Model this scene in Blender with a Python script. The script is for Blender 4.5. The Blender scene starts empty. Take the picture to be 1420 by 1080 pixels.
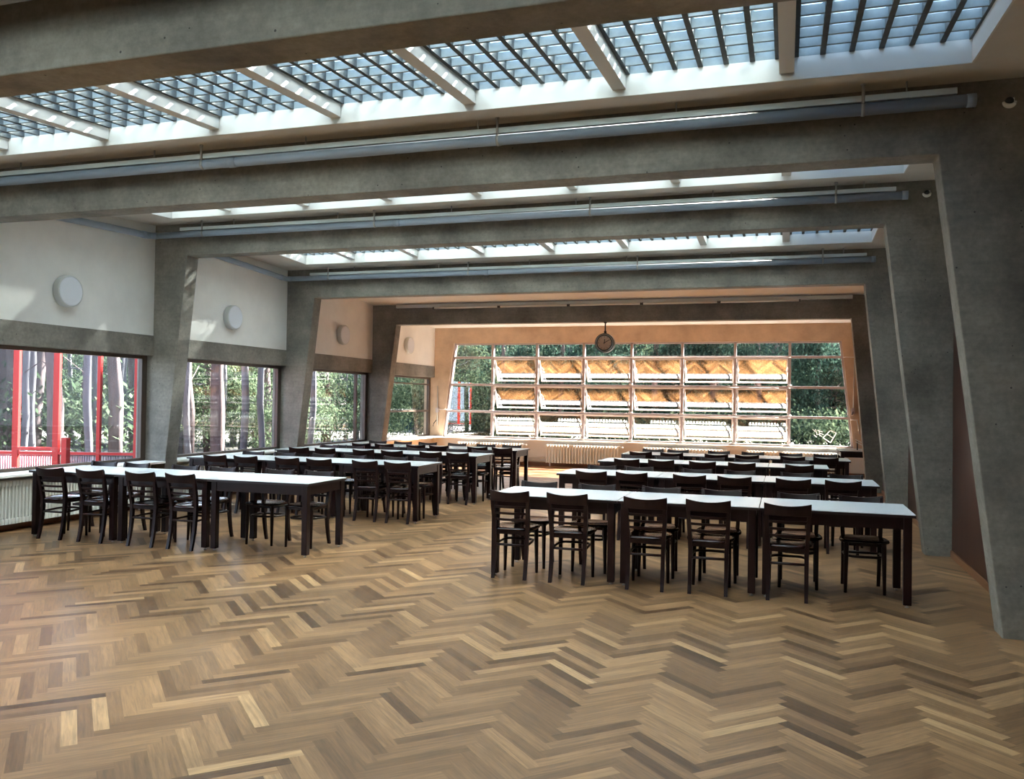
import bpy, bmesh, math, random
from mathutils import Matrix, Vector
random.seed(7)
S = bpy.context.scene
C = S.collection

# ------------------------------------------------------------------ camera
cam_d = bpy.data.cameras.new('camera'); cam = bpy.data.objects.new('camera', cam_d); C.objects.link(cam)
cam_d.sensor_fit = 'HORIZONTAL'; cam_d.sensor_width = 36.0; cam_d.lens = 1185.07 * 36 / 1420
cam_d.clip_start = 0.05; cam_d.clip_end = 400
YAW, PITCH, ROLL, CH = 0.3098, 0.0132, 0.0144, 1.611
_f = Vector((-math.sin(YAW)*math.cos(PITCH), math.cos(YAW)*math.cos(PITCH), math.sin(PITCH)))
_r = _f.cross(Vector((0, 0, 1))).normalized(); _u = _r.cross(_f)
r2 = _r*math.cos(ROLL)+_u*math.sin(ROLL); u2 = -_r*math.sin(ROLL)+_u*math.cos(ROLL)
cam.matrix_world = Matrix(((r2.x, u2.x, -_f.x, 0), (r2.y, u2.y, -_f.y, 0), (r2.z, u2.z, -_f.z, CH), (0, 0, 0, 1)))
S.camera = cam

# ------------------------------------------------------------------ light and exposure
S.view_settings.view_transform = 'Standard'; S.view_settings.look = 'None'
S.view_settings.gamma = 1.0; S.view_settings.exposure = 1.2
S.view_settings.use_curve_mapping = False
SUN_DIR = Vector((0.48, 0.877, 0.80)).normalized()       # towards the sun
SUN_E, SKY_E = 62.0, 3.2
w = bpy.data.worlds.new('world'); S.world = w; w.use_nodes = True
nt = w.node_tree; nt.nodes.clear()
wo = nt.nodes.new('ShaderNodeOutputWorld'); bg = nt.nodes.new('ShaderNodeBackground')
geo = nt.nodes.new('ShaderNodeNewGeometry'); sep = nt.nodes.new('ShaderNodeSeparateXYZ'); rmp = nt.nodes.new('ShaderNodeValToRGB')
nt.links.new(geo.outputs['Incoming'], sep.inputs[0]); mul = nt.nodes.new('ShaderNodeMath'); mul.operation = 'MULTIPLY'; mul.inputs[1].default_value = -1
nt.links.new(sep.outputs[2], mul.inputs[0]); nt.links.new(mul.outputs[0], rmp.inputs[0])
rmp.color_ramp.elements[0].position = 0.0; rmp.color_ramp.elements[0].color = (0.95, 0.97, 1.0, 1)
rmp.color_ramp.elements[1].position = 0.6; rmp.color_ramp.elements[1].color = (0.62, 0.78, 1.0, 1)
nt.links.new(rmp.outputs[0], bg.inputs[0]); bg.inputs[1].default_value = SKY_E; nt.links.new(bg.outputs[0], wo.inputs[0])
sun_d = bpy.data.lights.new('sun', 'SUN'); sun_d.energy = SUN_E; sun_d.angle = math.radians(3.5); sun_d.color = (1.0, 0.90, 0.76)
sun = bpy.data.objects.new('sun', sun_d); C.objects.link(sun)
sun.rotation_euler = SUN_DIR.to_track_quat('Z', 'Y').to_euler(); sun.location = (10, 30, 25)
cy = S.cycles
cy.max_bounces = 10; cy.diffuse_bounces = 6; cy.glossy_bounces = 4; cy.transparent_max_bounces = 16; cy.transmission_bounces = 6
cy.caustics_reflective = False; cy.caustics_refractive = False; cy.sample_clamp_indirect = 12.0
cy.use_denoising = True

# ------------------------------------------------------------------ materials
def mat(name, col, rough=0.6, metal=0.0, noise=0.0, scale=5.0, bump=0.0, spec=0.5, stretch=(1, 1, 1), col2=None, detail=6):
    m = bpy.data.materials.new(name); m.use_nodes = True
    n = m.node_tree.nodes; l = m.node_tree.links; b = n['Principled BSDF']
    b.inputs['Base Color'].default_value = (*col, 1); b.inputs['Roughness'].default_value = rough
    b.inputs['Metallic'].default_value = metal; b.inputs['Specular IOR Level'].default_value = spec
    if noise or bump or col2:
        tc = n.new('ShaderNodeTexCoord'); mp = n.new('ShaderNodeMapping'); mp.inputs['Scale'].default_value = stretch
        nz = n.new('ShaderNodeTexNoise'); nz.inputs['Scale'].default_value = scale; nz.inputs['Detail'].default_value = detail
        nz.inputs['Roughness'].default_value = 0.62
        l.new(tc.outputs['Object'], mp.inputs[0]); l.new(mp.outputs[0], nz.inputs[0])
        c2 = col2 or tuple(c*(1-noise) for c in col)
        mx = n.new('ShaderNodeMix'); mx.data_type = 'RGBA'
        cr = n.new('ShaderNodeMapRange'); cr.inputs[1].default_value = 0.32; cr.inputs[2].default_value = 0.68
        l.new(nz.outputs[0], cr.inputs[0]); l.new(cr.outputs[0], mx.inputs[0])
        mx.inputs[6].default_value = (*c2, 1); mx.inputs[7].default_value = (*col, 1)
        l.new(mx.outputs[2], b.inputs['Base Color'])
        if bump:
            bp = n.new('ShaderNodeBump'); bp.inputs['Strength'].default_value = bump; bp.inputs['Distance'].default_value = 0.01
            l.new(nz.outputs[0], bp.inputs['Height']); l.new(bp.outputs[0], b.inputs['Normal'])
    return m

def concrete():
    m = bpy.data.materials.new('concrete'); m.use_nodes = True
    n = m.node_tree.nodes; l = m.node_tree.links; b = n['Principled BSDF']; b.inputs['Roughness'].default_value = 0.75
    tc = n.new('ShaderNodeTexCoord')
    def noise(sc, st, det=8):
        mp = n.new('ShaderNodeMapping'); mp.inputs['Scale'].default_value = st
        z = n.new('ShaderNodeTexNoise'); z.inputs['Scale'].default_value = sc; z.inputs['Detail'].default_value = det; z.inputs['Roughness'].default_value = .65
        l.new(tc.outputs['Object'], mp.inputs[0]); l.new(mp.outputs[0], z.inputs[0]); return z
    a = noise(1.3, (1, 1, 1)); g = noise(26, (1, 1, 1)); s = noise(5, (.35, 1, 5))
    r = n.new('ShaderNodeValToRGB'); e = r.color_ramp.elements
    e[0].position = .3; e[0].color = (.105, .097, .082, 1); e[1].position = .72; e[1].color = (.32, .295, .25, 1)
    l.new(a.outputs[0], r.inputs[0])
    m1 = n.new('ShaderNodeMix'); m1.data_type = 'RGBA'; m1.blend_type = 'OVERLAY'; m1.inputs[0].default_value = .22
    l.new(r.outputs[0], m1.inputs[6]); l.new(s.outputs[0], m1.inputs[7])
    m2 = n.new('ShaderNodeMix'); m2.data_type = 'RGBA'; m2.blend_type = 'OVERLAY'; m2.inputs[0].default_value = .4
    l.new(m1.outputs[2], m2.inputs[6]); l.new(g.outputs[0], m2.inputs[7])
    # blow holes
    v = n.new('ShaderNodeTexVoronoi'); v.inputs['Scale'].default_value = 9; l.new(tc.outputs['Object'], v.inputs[0])
    lt = n.new('ShaderNodeMath'); lt.operation = 'LESS_THAN'; lt.inputs[1].default_value = .06; l.new(v.outputs['Distance'], lt.inputs[0])
    m3 = n.new('ShaderNodeMix'); m3.data_type = 'RGBA'; l.new(lt.outputs[0], m3.inputs[0]); l.new(m2.outputs[2], m3.inputs[6]); m3.inputs[7].default_value = (.06, .055, .05, 1)
    l.new(m3.outputs[2], b.inputs['Base Color'])
    bp = n.new('ShaderNodeBump'); bp.inputs['Strength'].default_value = .35; bp.inputs['Distance'].default_value = .01
    l.new(g.outputs[0], bp.inputs['Height']); l.new(bp.outputs[0], b.inputs['Normal'])
    return m

def parquet():
    m = bpy.data.materials.new('oak_parquet'); m.use_nodes = True
    n = m.node_tree.nodes; l = m.node_tree.links; b = n['Principled BSDF']
    at = n.new('ShaderNodeAttribute'); at.attribute_name = 'plank'      # r = random tone, g = random offset, b = painted warm glow near the end wall
    sp = n.new('ShaderNodeSeparateColor'); l.new(at.outputs['Color'], sp.inputs[0])
    r = n.new('ShaderNodeValToRGB'); e = r.color_ramp.elements
    e[0].position = 0; e[0].color = (.080, .040, .018, 1); e[1].position = 1; e[1].color = (.47, .29, .14, 1)
    k = e.new(.22); k.color = (.13, .068, .030, 1); k = e.new(.75); k.color = (.30, .168, .078, 1)
    l.new(sp.outputs[0], r.inputs[0])
    uv = n.new('ShaderNodeUVMap'); uv.uv_map = 'grain'
    ad = n.new('ShaderNodeVectorMath'); ad.operation = 'ADD'; l.new(uv.outputs[0], ad.inputs[0])
    cb = n.new('ShaderNodeCombineXYZ'); mu = n.new('ShaderNodeMath'); mu.operation = 'MULTIPLY'; mu.inputs[1].default_value = 40
    l.new(sp.outputs[1], mu.inputs[0]); l.new(mu.outputs[0], cb.inputs[2]); l.new(cb.outputs[0], ad.inputs[1])
    mp = n.new('ShaderNodeMapping'); mp.inputs['Scale'].default_value = (4, 60, 1); l.new(ad.outputs[0], mp.inputs[0])
    z = n.new('ShaderNodeTexNoise'); z.inputs['Scale'].default_value = 1.0; z.inputs['Detail'].default_value = 6; z.inputs['Roughness'].default_value = .6; z.inputs['Distortion'].default_value = .6
    l.new(mp.outputs[0], z.inputs[0])
    mx = n.new('ShaderNodeMix'); mx.data_type = 'RGBA'; mx.blend_type = 'OVERLAY'; mx.inputs[0].default_value = .8
    warm_glow = n.new('ShaderNodeMix'); warm_glow.data_type = 'RGBA'; warm_glow.blend_type = 'MULTIPLY'; l.new(sp.outputs[2], warm_glow.inputs[0]); warm_glow.inputs[7].default_value = (1.14, .95, .80, 1)
    l.new(r.outputs[0], warm_glow.inputs[6]); l.new(warm_glow.outputs[2], mx.inputs[6]); l.new(z.outputs[0], mx.inputs[7])
    l.new(mx.outputs[2], b.inputs['Base Color'])
    rr = n.new('ShaderNodeMapRange'); rr.inputs[3].default_value = .27; rr.inputs[4].default_value = .42; l.new(z.outputs[0], rr.inputs[0]); l.new(rr.outputs[0], b.inputs['Roughness'])
    b.inputs['Specular IOR Level'].default_value = .38
    bp = n.new('ShaderNodeBump'); bp.inputs['Strength'].default_value = .06; bp.inputs['Distance'].default_value = .003; l.new(z.outputs[0], bp.inputs['Height']); l.new(bp.outputs[0], b.inputs['Normal'])
    return m

def glass(name, tint, refl):
    m = bpy.data.materials.new(name); m.use_nodes = True
    n = m.node_tree.nodes; l = m.node_tree.links; n.clear()
    o = n.new('ShaderNodeOutputMaterial'); t = n.new('ShaderNodeBsdfTransparent'); t.inputs[0].default_value = (*tint, 1)
    g = n.new('ShaderNodeBsdfGlossy'); g.inputs['Roughness'].default_value = .01; mx = n.new('ShaderNodeMixShader')
    f = n.new('ShaderNodeLayerWeight'); f.inputs[0].default_value = .5; pw = n.new('ShaderNodeMath'); pw.operation = 'POWER'; pw.inputs[1].default_value = 5
    mu = n.new('ShaderNodeMath'); mu.operation = 'MULTIPLY_ADD'; mu.inputs[1].default_value = .9; mu.inputs[2].default_value = .045*refl; mu.use_clamp = True
    l.new(f.outputs['Facing'], pw.inputs[0]); l.new(pw.outputs[0], mu.inputs[0]); l.new(mu.outputs[0], mx.inputs[0]); l.new(t.outputs[0], mx.inputs[1]); l.new(g.outputs[0], mx.inputs[2]); l.new(mx.outputs[0], o.inputs[0])
    return m

def block_glass():
    m = bpy.data.materials.new('glass_block'); m.use_nodes = True
    n = m.node_tree.nodes; l = m.node_tree.links; n.clear()
    o = n.new('ShaderNodeOutputMaterial'); t = n.new('ShaderNodeBsdfTransparent'); t.inputs[0].default_value = (.74, .90, 1, 1)
    d = n.new('ShaderNodeBsdfTranslucent'); d.inputs[0].default_value = (.76, .91, 1, 1); mx = n.new('ShaderNodeMixShader'); mx.inputs[0].default_value = .72
    l.new(t.outputs[0], mx.inputs[1]); l.new(d.outputs[0], mx.inputs[2]); l.new(mx.outputs[0], o.inputs[0])
    return m

def leaf(name, c1, c2):
    m = bpy.data.materials.new(name); m.use_nodes = True
    n = m.node_tree.nodes; l = m.node_tree.links; n.clear()
    o = n.new('ShaderNodeOutputMaterial'); d = n.new('ShaderNodeBsdfDiffuse'); t = n.new('ShaderNodeBsdfTranslucent'); mx = n.new('ShaderNodeMixShader'); mx.inputs[0].default_value = .45
    g = n.new('ShaderNodeNewGeometry'); r = n.new('ShaderNodeMix'); r.data_type = 'RGBA'
    r.inputs[6].default_value = (*c1, 1); r.inputs[7].default_value = (*c2, 1); l.new(g.outputs['Random Per Island'], r.inputs[0])
    l.new(r.outputs[2], d.inputs[0]); l.new(r.outputs[2], t.inputs[0]); l.new(d.outputs[0], mx.inputs[1]); l.new(t.outputs[0], mx.inputs[2]); l.new(mx.outputs[0], o.inputs[0])
    return m

M = dict(
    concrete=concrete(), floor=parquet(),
    plaster=mat('white_plaster', (.80, .79, .75), .85, noise=.08, scale=3, bump=.05),
    wellwhite=mat('well_paint', (.66, .65, .62), .7),
    endwall=mat('glow_tinted_concrete', (.60, .44, .31), .8, noise=.28, scale=2.5, bump=.1),  # end wall concrete, warm bounce light painted into its colour
    wallwhite=mat('white_paint', (.84, .83, .79), .7),
    ceil=mat('ceiling_plaster', (.62, .57, .50), .9, noise=.12, scale=2),
    darkwood=mat('dark_stained_beech', (.014, .0038, .0036), .34, spec=.3, noise=.4, scale=14, stretch=(1, 1, .2)),
    seatwood=mat('seat_varnish', (.024, .008, .007), .14, noise=.3, scale=8),
    laminate=mat('pale_laminate', (.72, .76, .78), .22, noise=.03, scale=40),
    edge=mat('dark_edge', (.014, .005, .005), .4),
    foot=mat('grey_glide', (.45, .45, .45), .35, metal=.8),
    pipe=mat('grey_blue_paint', (.30, .36, .44), .38, noise=.1, scale=4, stretch=(1, 4, 4)),
    tray=mat('zinc_tray', (.62, .68, .68), .4, metal=.3),
    rod=mat('steel_rod', (.40, .40, .38), .4, metal=.6),
    radiator=mat('radiator_white', (.80, .80, .76), .35),
    frame=mat('painted_steel_frame', (.40, .35, .36), .45),
    sash=mat('sash_white', (.62, .57, .55), .4),
    brownframe=mat('bronze_window_frame', (.075, .050, .036), .4),
    red=mat('red_steel', (.50, .015, .010), .5),
    brown=mat('brown_door_panel', (.060, .020, .011), .45, noise=.3, scale=3, stretch=(4, 4, .4)),
    skirt=mat('oak_skirting', (.20, .085, .035), .4),
    lampw=mat('opal_cover', (.70, .73, .78), .35), lamprim=mat('white_metal_rim', (.55, .57, .56), .4),
    black=mat('black_metal', (.015, .013, .012), .35), dial=mat('clock_dial', (.62, .46, .34), .5),
    chrome=mat('chrome_ring', (.6, .58, .56), .2, metal=1.0),
    grid=mat('skylight_ribs', (.10, .11, .11), .8, noise=.3, scale=20),
    gridlight=mat('pale_block_joint', (.26, .30, .31), .7, noise=.2, scale=12),
    tube=mat('fluorescent_tube', (.85, .83, .78), .3),
    glass=glass('window_glass', (.90, .94, .97), 2.4), glassL=glass('side_window_glass', (.86, .91, .96), 1.2), glassS=glass('sash_glass', (.90, .94, .97), 7.0), glassC=glass('corridor_glass', (.93, .95, .97), .25),
    block=block_glass(),
    bark=mat('pine_bark', (.17, .115, .11), .9, noise=.6, scale=5, stretch=(1, 1, .25), bump=.8),
    bark2=mat('grey_bark', (.20, .185, .20), .9, noise=.6, scale=4, stretch=(1, 1, .25), bump=.8),
    leaf1=leaf('green_leaf', (.030, .055, .030), (.16, .20, .12)), leaf2=leaf('dark_needles', (.012, .030, .025), (.06, .10, .075)),
    ground=mat('forest_floor', (.085, .075, .06), .95, noise=.5, scale=.8),
    hill=mat('distant_wood', (.022, .040, .030), 1, noise=.7, scale=1.2, detail=10),
    white=mat('white_reflection', (.95, .95, .95), .4),
)

# ------------------------------------------------------------------ mesh helpers
def add_box(bm, x0, x1, y0, y1, z0, z1, mi=0):
    vs = [bm.verts.new(p) for p in ((x0, y0, z0), (x1, y0, z0), (x1, y1, z0), (x0, y1, z0), (x0, y0, z1), (x1, y0, z1), (x1, y1, z1), (x0, y1, z1))]
    for f in ((0, 3, 2, 1), (4, 5, 6, 7), (0, 1, 5, 4), (1, 2, 6, 5), (2, 3, 7, 6), (3, 0, 4, 7)):
        bm.faces.new([vs[i] for i in f]).material_index = mi
    return vs
def add_hex(bm, pts, mi=0):      # 8 points, bottom 4 then top 4 (same order as add_box)
    vs = [bm.verts.new(p) for p in pts]
    for f in ((0, 3, 2, 1), (4, 5, 6, 7), (0, 1, 5, 4), (1, 2, 6, 5), (2, 3, 7, 6), (3, 0, 4, 7)):
        bm.faces.new([vs[i] for i in f]).material_index = mi
def frame_from(d):
    d = d.normalized(); a = Vector((0, 0, 1)) if abs(d.z) < .9 else Vector((1, 0, 0))
    x = d.cross(a).normalized(); return x, x.cross(d)
def add_tube(bm, pts, rad, n=10, cap=True, mi=0, closed=False):
    pts = [Vector(p) for p in pts]; N = len(pts); rings = []
    rads = rad if isinstance(rad, (list, tuple)) else [rad]*N
    for i, p in enumerate(pts):
        if closed: d = pts[(i+1) % N]-pts[i-1]
        else: d = (pts[min(i+1, N-1)]-pts[max(i-1, 0)])
        x, y = frame_from(d)
        rings.append([bm.verts.new(p+(x*math.cos(2*math.pi*k/n)+y*math.sin(2*math.pi*k/n))*rads[i]) for k in range(n)])
    for i in range(N if closed else N-1):
        a, b = rings[i], rings[(i+1) % N]
        for k in range(n):
            f = bm.faces.new((a[k], a[(k+1) % n], b[(k+1) % n], b[k])); f.smooth = n > 5; f.material_index = mi
    if cap and not closed:
        bm.faces.new(rings[0][::-1]).material_index = mi; bm.faces.new(rings[-1]).material_index = mi
def add_bar(bm, p, q, wx, wy, q_wx=None, q_wy=None):     # rectangular bar, upright section axes x / y
    p, q = Vector(p), Vector(q); qx = q_wx or wx; qy = q_wy or wy
    pts = [(p.x+s*wx/2, p.y+t*wy/2, p.z) for s, t in ((-1, -1), (1, -1), (1, 1), (-1, 1))]+[(q.x+s*qx/2, q.y+t*qy/2, q.z) for s, t in ((-1, -1), (1, -1), (1, 1), (-1, 1))]
    add_hex(bm, pts)
def prism(bm, poly, y0, y1):      # poly in (x, z), extruded along y
    a = [bm.verts.new((x, y0, z)) for x, z in poly]; b = [bm.verts.new((x, y1, z)) for x, z in poly]
    n = len(poly); bm.faces.new(a); bm.faces.new(b[::-1])
    for i in range(n): bm.faces.new((a[i], b[i], b[(i+1) % n], a[(i+1) % n]))
def obj(name, bm, m, parent=None, loc=None, bevel=0.0, label=None, fix=True):
    if fix: bmesh.ops.recalc_face_normals(bm, faces=bm.faces[:])
    me = bpy.data.meshes.new(name); bm.to_mesh(me); bm.free()
    for k in (m if isinstance(m, (list, tuple)) else [m]): me.materials.append(M[k])
    o = bpy.data.objects.new(name, me); C.objects.link(o)
    if parent: o.parent = parent
    if loc: o.location = loc
    if bevel:
        md = o.modifiers.new('bevel', 'BEVEL'); md.width = bevel; md.segments = 2; md.limit_method = 'ANGLE'
    if label: o['label'] = label
    return o
def tag(o, label, cat=None, group=None, kind=None):
    o['label'] = label
    if cat: o['category'] = cat
    if group: o['group'] = group
    if kind: o['kind'] = kind
    return o
def thing(name, label, cat, loc=(0, 0, 0), rz=0, group=None):
    o = bpy.data.objects.new(name, None); C.objects.link(o); o.location = loc; o.rotation_euler = (0, 0, rz); o.empty_display_size = .1
    return tag(o, label, cat, group)
def dup(root, loc, rz, label, group=None):
    r = root.copy(); C.objects.link(r); r.location = loc; r.rotation_euler = (0, 0, rz); r['label'] = label
    if group: r['group'] = group
    for ch in list(root.children):
        c = ch.copy(); C.objects.link(c); c.parent = r
        for g in list(ch.children):
            d = g.copy(); C.objects.link(d); d.parent = c
    return r
def NB(): return bmesh.new()

# ------------------------------------------------------------------ dimensions
XL, XR = -8.75, 1.75
T = .25
FR = {  # frame: y, soffit z, left inner top x, right inner top x, ceiling z
    'z': (-3.65, 2.85, -8.19, 1.03, 3.34), 'y': (-.18, 3.02, -8.19, 1.03, 3.46), 'a': (3.29, 3.21, -8.19, 1.03, 3.71),
    'b': (6.76, 3.43, -8.19, 1.031, 3.93), 'c': (10.22, 3.627, -8.19, 1.036, 4.08), 'd': (13.69, 3.434, -8.185, 1.11, 3.95),
    'e': (17.12, 3.246, -8.18, 1.162, 3.68), 'f': (20.66, 3.08, 0, 0, 3.48)}
LB, RB = -8.57, 1.46
keys = 'zyabcdef'
names = {'z': 'portal frame behind the camera end', 'y': 'concrete portal frame behind the viewer', 'a': 'concrete beam crossing the upper left corner, nearest of the portal frames',
         'b': 'concrete portal frame with its column at the right edge of the room view', 'c': 'concrete portal frame whose left column stands beside the red-framed view',
         'd': 'concrete portal frame, third tapered pair of columns from the front', 'e': 'warm-lit concrete portal frame carrying the hanging clock'}

# floor: herringbone planks 0.49 x 0.07 running at 45 degrees
bm = NB(); W_, n7 = .07, 7; s2 = math.sqrt(.5)
uvl = bm.loops.layers.uv.new('grain'); cl = bm.loops.layers.float_color.new('plank')
X0, Y0 = -.32, 0.0
def wpt(a, b): a *= W_; b *= W_; return (X0+(a-b)*s2, Y0+(a+b)*s2)
from random import random as R
FX0, FX1, FY0, FY1 = XL-.05, XR+.05, -3.65, 20.7
def plank(a0, b0, da, db, horiz):
    ps = [wpt(a0, b0), wpt(a0+da, b0), wpt(a0+da, b0+db), wpt(a0, b0+db)]
    if max(p[0] for p in ps) < FX0 or min(p[0] for p in ps) > FX1 or max(p[1] for p in ps) < FY0 or min(p[1] for p in ps) > FY1: return
    q = [(min(max(x, FX0), FX1), min(max(y, FY0), FY1)) for x, y in ps]
    vs = [bm.verts.new((x, y, 0)) for x, y in q]
    try: f = bm.faces.new(vs)
    except ValueError: return
    t = min(.92, max(.12, random.gauss(.52, .18)))
    if R() < .035: t = random.uniform(0, .12)
    o = R()
    if horiz: uvs = [(0, 0), (.49, 0), (.49, .07), (0, .07)]
    else: uvs = [(0, 0), (0, .07), (.49, .07), (.49, 0)]
    ox = R()*10
    for lp, uv in zip(f.loops, uvs): lp[uvl].uv = (uv[0]+ox, uv[1]); lp[cl] = (t, o, 1.0 if ps[0][1] > 16.6 else 0.0, 1)  # third channel paints sunlit warmth into the end-bay planks
rng = int(26/(W_*s2*2))+60
for b in range(-160, 400):
    for m in range(-14, 14):
        a0 = b+2*n7*m
        plank(a0, b, n7, 1, True)
for a in range(-200, 400):
    for m in range(-14, 14):
        b0 = a-2*n7+1+2*n7*m
        plank(a, b0, 1, n7, False)
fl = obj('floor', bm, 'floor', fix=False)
tag(fl, 'oak herringbone parquet floor of the hall', kind='structure')
if fl.data.polygons and fl.data.polygons[0].normal.z < 0: fl.data.flip_normals()
bm = NB(); add_box(bm, XL-.3, XR+.3, FY0-.3, 21.0, -.2, -.004); tag(obj('floor_slab', bm, 'concrete'), 'concrete slab under the parquet', kind='structure')

# portal frames
for i, k in enumerate(keys[:-1]):
    y, zb, xl, xr, zc = FR[k]
    bm = NB(); top = zc+.24
    xb = RB
    poly = [(XL-.28, -.15), (LB, -.15), (LB, 0), (xl, zb), (xr, zb), (xb, 0), (xb, -.15), (XR+.28, -.15), (XR+.28, top), (XL-.28, top)]
    prism(bm, poly, y, y+T)
    o = obj('column_and_beam', bm, 'concrete', bevel=.008)
    tag(o, names[k], kind='structure')

# ceilings per bay, with skylight wells
SKY = ('y', 'a', 'b', 'c')  # first one is unseen, added to brighten the nearest beam
WX0, WX1 = -8.1, 1.17
for i in range(len(keys)-1):
    k, k2 = keys[i], keys[i+1]
    y0, y1 = FR[k][0]+T, FR[k2][0]
    z0, z1 = FR[k][4], FR[k2][4]
    ya, yb = FR[k][0], FR[k2][0]
    zc = lambda y: z0+(z1-z0)*(y-ya)/(yb-ya)
    bm = NB(); TH = .19
    def slab(xa, xb_, p, q, lo=0, hi=TH, mi=0, bm_=None):
        add_hex(bm_ or bm, [(xa, p, zc(p)+lo), (xb_, p, zc(p)+lo), (xb_, q, zc(q)+lo), (xa, q, zc(q)+lo), (xa, p, zc(p)+hi), (xb_, p, zc(p)+hi), (xb_, q, zc(q)+hi), (xa, q, zc(q)+hi)], mi)
    if k in SKY:
        p, q = y0+.42, y1-.45
        slab(XL-.28, WX0, y0, y1); slab(WX1, XR+.28, y0, y1); slab(WX0, WX1, y0, p); slab(WX0, WX1, q, y1)
        c = obj('ceiling', bm, 'ceil'); tag(c, 'plastered ceiling around the roof light', kind='structure')
        # white lined well
        bm = NB(); t_ = .012
        for args in ((WX0-.001, WX0+t_, p, q), (WX1-t_, WX1+.001, p, q), (WX0, WX1, p-.001, p+t_), (WX0, WX1, q-t_, q+.001)):
            slab(*args, lo=-.002, hi=TH)
        root = obj('skylight', bm, 'wellwhite'); tag(root, {'y': 'added roof light above and behind the viewer, lighting the nearest beam', 'a': 'glass-block roof light nearest the viewer, seven white crossbars showing', 'b': 'roof light between the second and third concrete beams', 'c': 'roof light in front of the beam before the warm-lit end'}[k], 'skylight', 'glass block roof lights')
        edges = [WX0]+[(-8.322+1.194*j) for j in range(1, 8)]+[WX1]
        bars = [e for e in edges[1:-1]]
        for e in bars:
            b2 = NB(); slab(e-.1, e, p+t_, q-t_, lo=.05, hi=TH, bm_=b2); obj('crossbar', b2, 'wellwhite', root)
        # ribs and glass panes
        segs = []; xs = [WX0]+[v for e in bars for v in (e-.1, e)]+[WX1]
        L = q-p
        ny = max(1, round(L/.19))
        rl, rh, gl, gh = TH-.035, TH+.09, TH+.03, TH+.05
        for j in range(0, len(xs), 2):
            b2 = NB(); b3 = NB(); xa, xb_ = xs[j], xs[j+1]; wd = xb_-xa; nx = max(1, round(wd/.187))
            for a in range(nx+1):
                xx = xa+wd*a/nx; hw = .018 if 0 < a < nx else .03
                slab(max(xx-hw, xa-.02), min(xx+hw, xb_+.02), p, q, lo=rl, hi=rh, bm_=b2)
            for a in range(ny+1):
                yy = p+L*a/ny; slab(xa, xb_, max(p, yy-.013), min(q, yy+.013), lo=rl+.004, hi=rh-.004, bm_=b2, mi=1)
            for a in range(nx):
                for c_ in range(ny):
                    xA, xB = xa+wd*a/nx+.014, xa+wd*(a+1)/nx-.014; yA, yB = p+L*c_/ny+.010, p+L*(c_+1)/ny-.010
                    xm, ym = (xA+xB)/2, (yA+yB)/2; zz = gl
                    ring = [b3.verts.new((x, y, zc(y)+zz+.018)) for x, y in ((xA, yA), (xB, yA), (xB, yB), (xA, yB))]
                    inn = [b3.verts.new((xm+(x-xm)*.7, ym+(y-ym)*.7, zc(y)+zz-.012)) for x, y in ((xA, yA), (xB, yA), (xB, yB), (xA, yB))]
                    b3.faces.new(inn[::-1])
                    for s in range(4): b3.faces.new((ring[s], ring[(s+1) % 4], inn[(s+1) % 4], inn[s]))
            gp = obj('rib_grid', b2, ('grid', 'gridlight'), root, label='dark concrete grid between the glass blocks')
            obj('glass_blocks', b3, 'block', gp, fix=False, label='pale blue translucent glass blocks')
    else:
        slab(XL-.28, XR+.28, y0, y1)
        c = obj('ceiling', bm, 'ceil' if k not in 'de' else 'plaster'); tag(c, 'plain plastered ceiling bay', kind='structure')

# left wall with window openings
WZ0, WZ1 = .67, 2.19
bm = NB()
for i in range(len(keys)-1):
    y0, y1 = FR[keys[i]][0]+T, FR[keys[i+1]][0]; z = max(FR[keys[i]][4], FR[keys[i+1]][4])+.2
    if keys[i] in 'z': add_box(bm, XL-.28, XL, y0, y1, -.1, z); continue
    add_box(bm, XL-.28, XL, y0, y1, 2.48, z); add_box(bm, XL-.28, XL, y0, y1, -.1, WZ0-.03)
tag(obj('wall_left', bm, 'plaster'), 'white plastered side wall with the wide windows', kind='structure')
wn = 0
for i in range(len(keys)-1):
    k = keys[i]; y0, y1 = FR[k][0]+T, FR[keys[i+1]][0]
    if k in 'z': continue
    bm = NB(); add_box(bm, XL-.27, XL+.012, y0, y1, WZ1, 2.48)
    tag(obj('trim_%d' % (i+1), bm, 'concrete', bevel=.004), 'bare concrete lintel band over a side window', kind='structure')
    bm = NB(); add_box(bm, XL-.30, XL+.26, y0+.002, y1-.002, WZ0-.03, WZ0)
    sill_parts = bm
    bm = NB(); d0, d1 = XL-.17, XL-.10; f = .055
    add_box(bm, d0, d1, y0, y0+f, WZ0, WZ1); add_box(bm, d0, d1, y1-f*1.8, y1, WZ0, WZ1)
    add_box(bm, d0, d1, y0+f, y1-f*1.8, WZ1-.05, WZ1); add_box(bm, d0, d1, y0+f, y1-f*1.8, WZ0, WZ0+.04)
    if k in 'e': add_box(bm, d0, d1, y0+f, y1-f*1.8, 1.30, 1.345); add_box(bm, d0, d1, y0+f, y1-f*1.8, WZ1-.20, WZ1-.17)
    if k in 'd': add_box(bm, d0, d1, y1-.52, y1-.48, WZ0+.04, WZ1-.05)
    wn += 1
    win = obj('window_%d' % wn, bm, 'brownframe', bevel=.004); tag(win, 'wide side window with brown frame', kind='structure')
    bm = NB(); add_box(bm, XL-.140, XL-.132, y0+f-.01, y1-f*1.8+.01, WZ0+.03, WZ1-.04); obj('pane', bm, 'glassL', win)
    obj('window_sill', sill_parts, 'wallwhite', win, bevel=.004)

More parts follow.
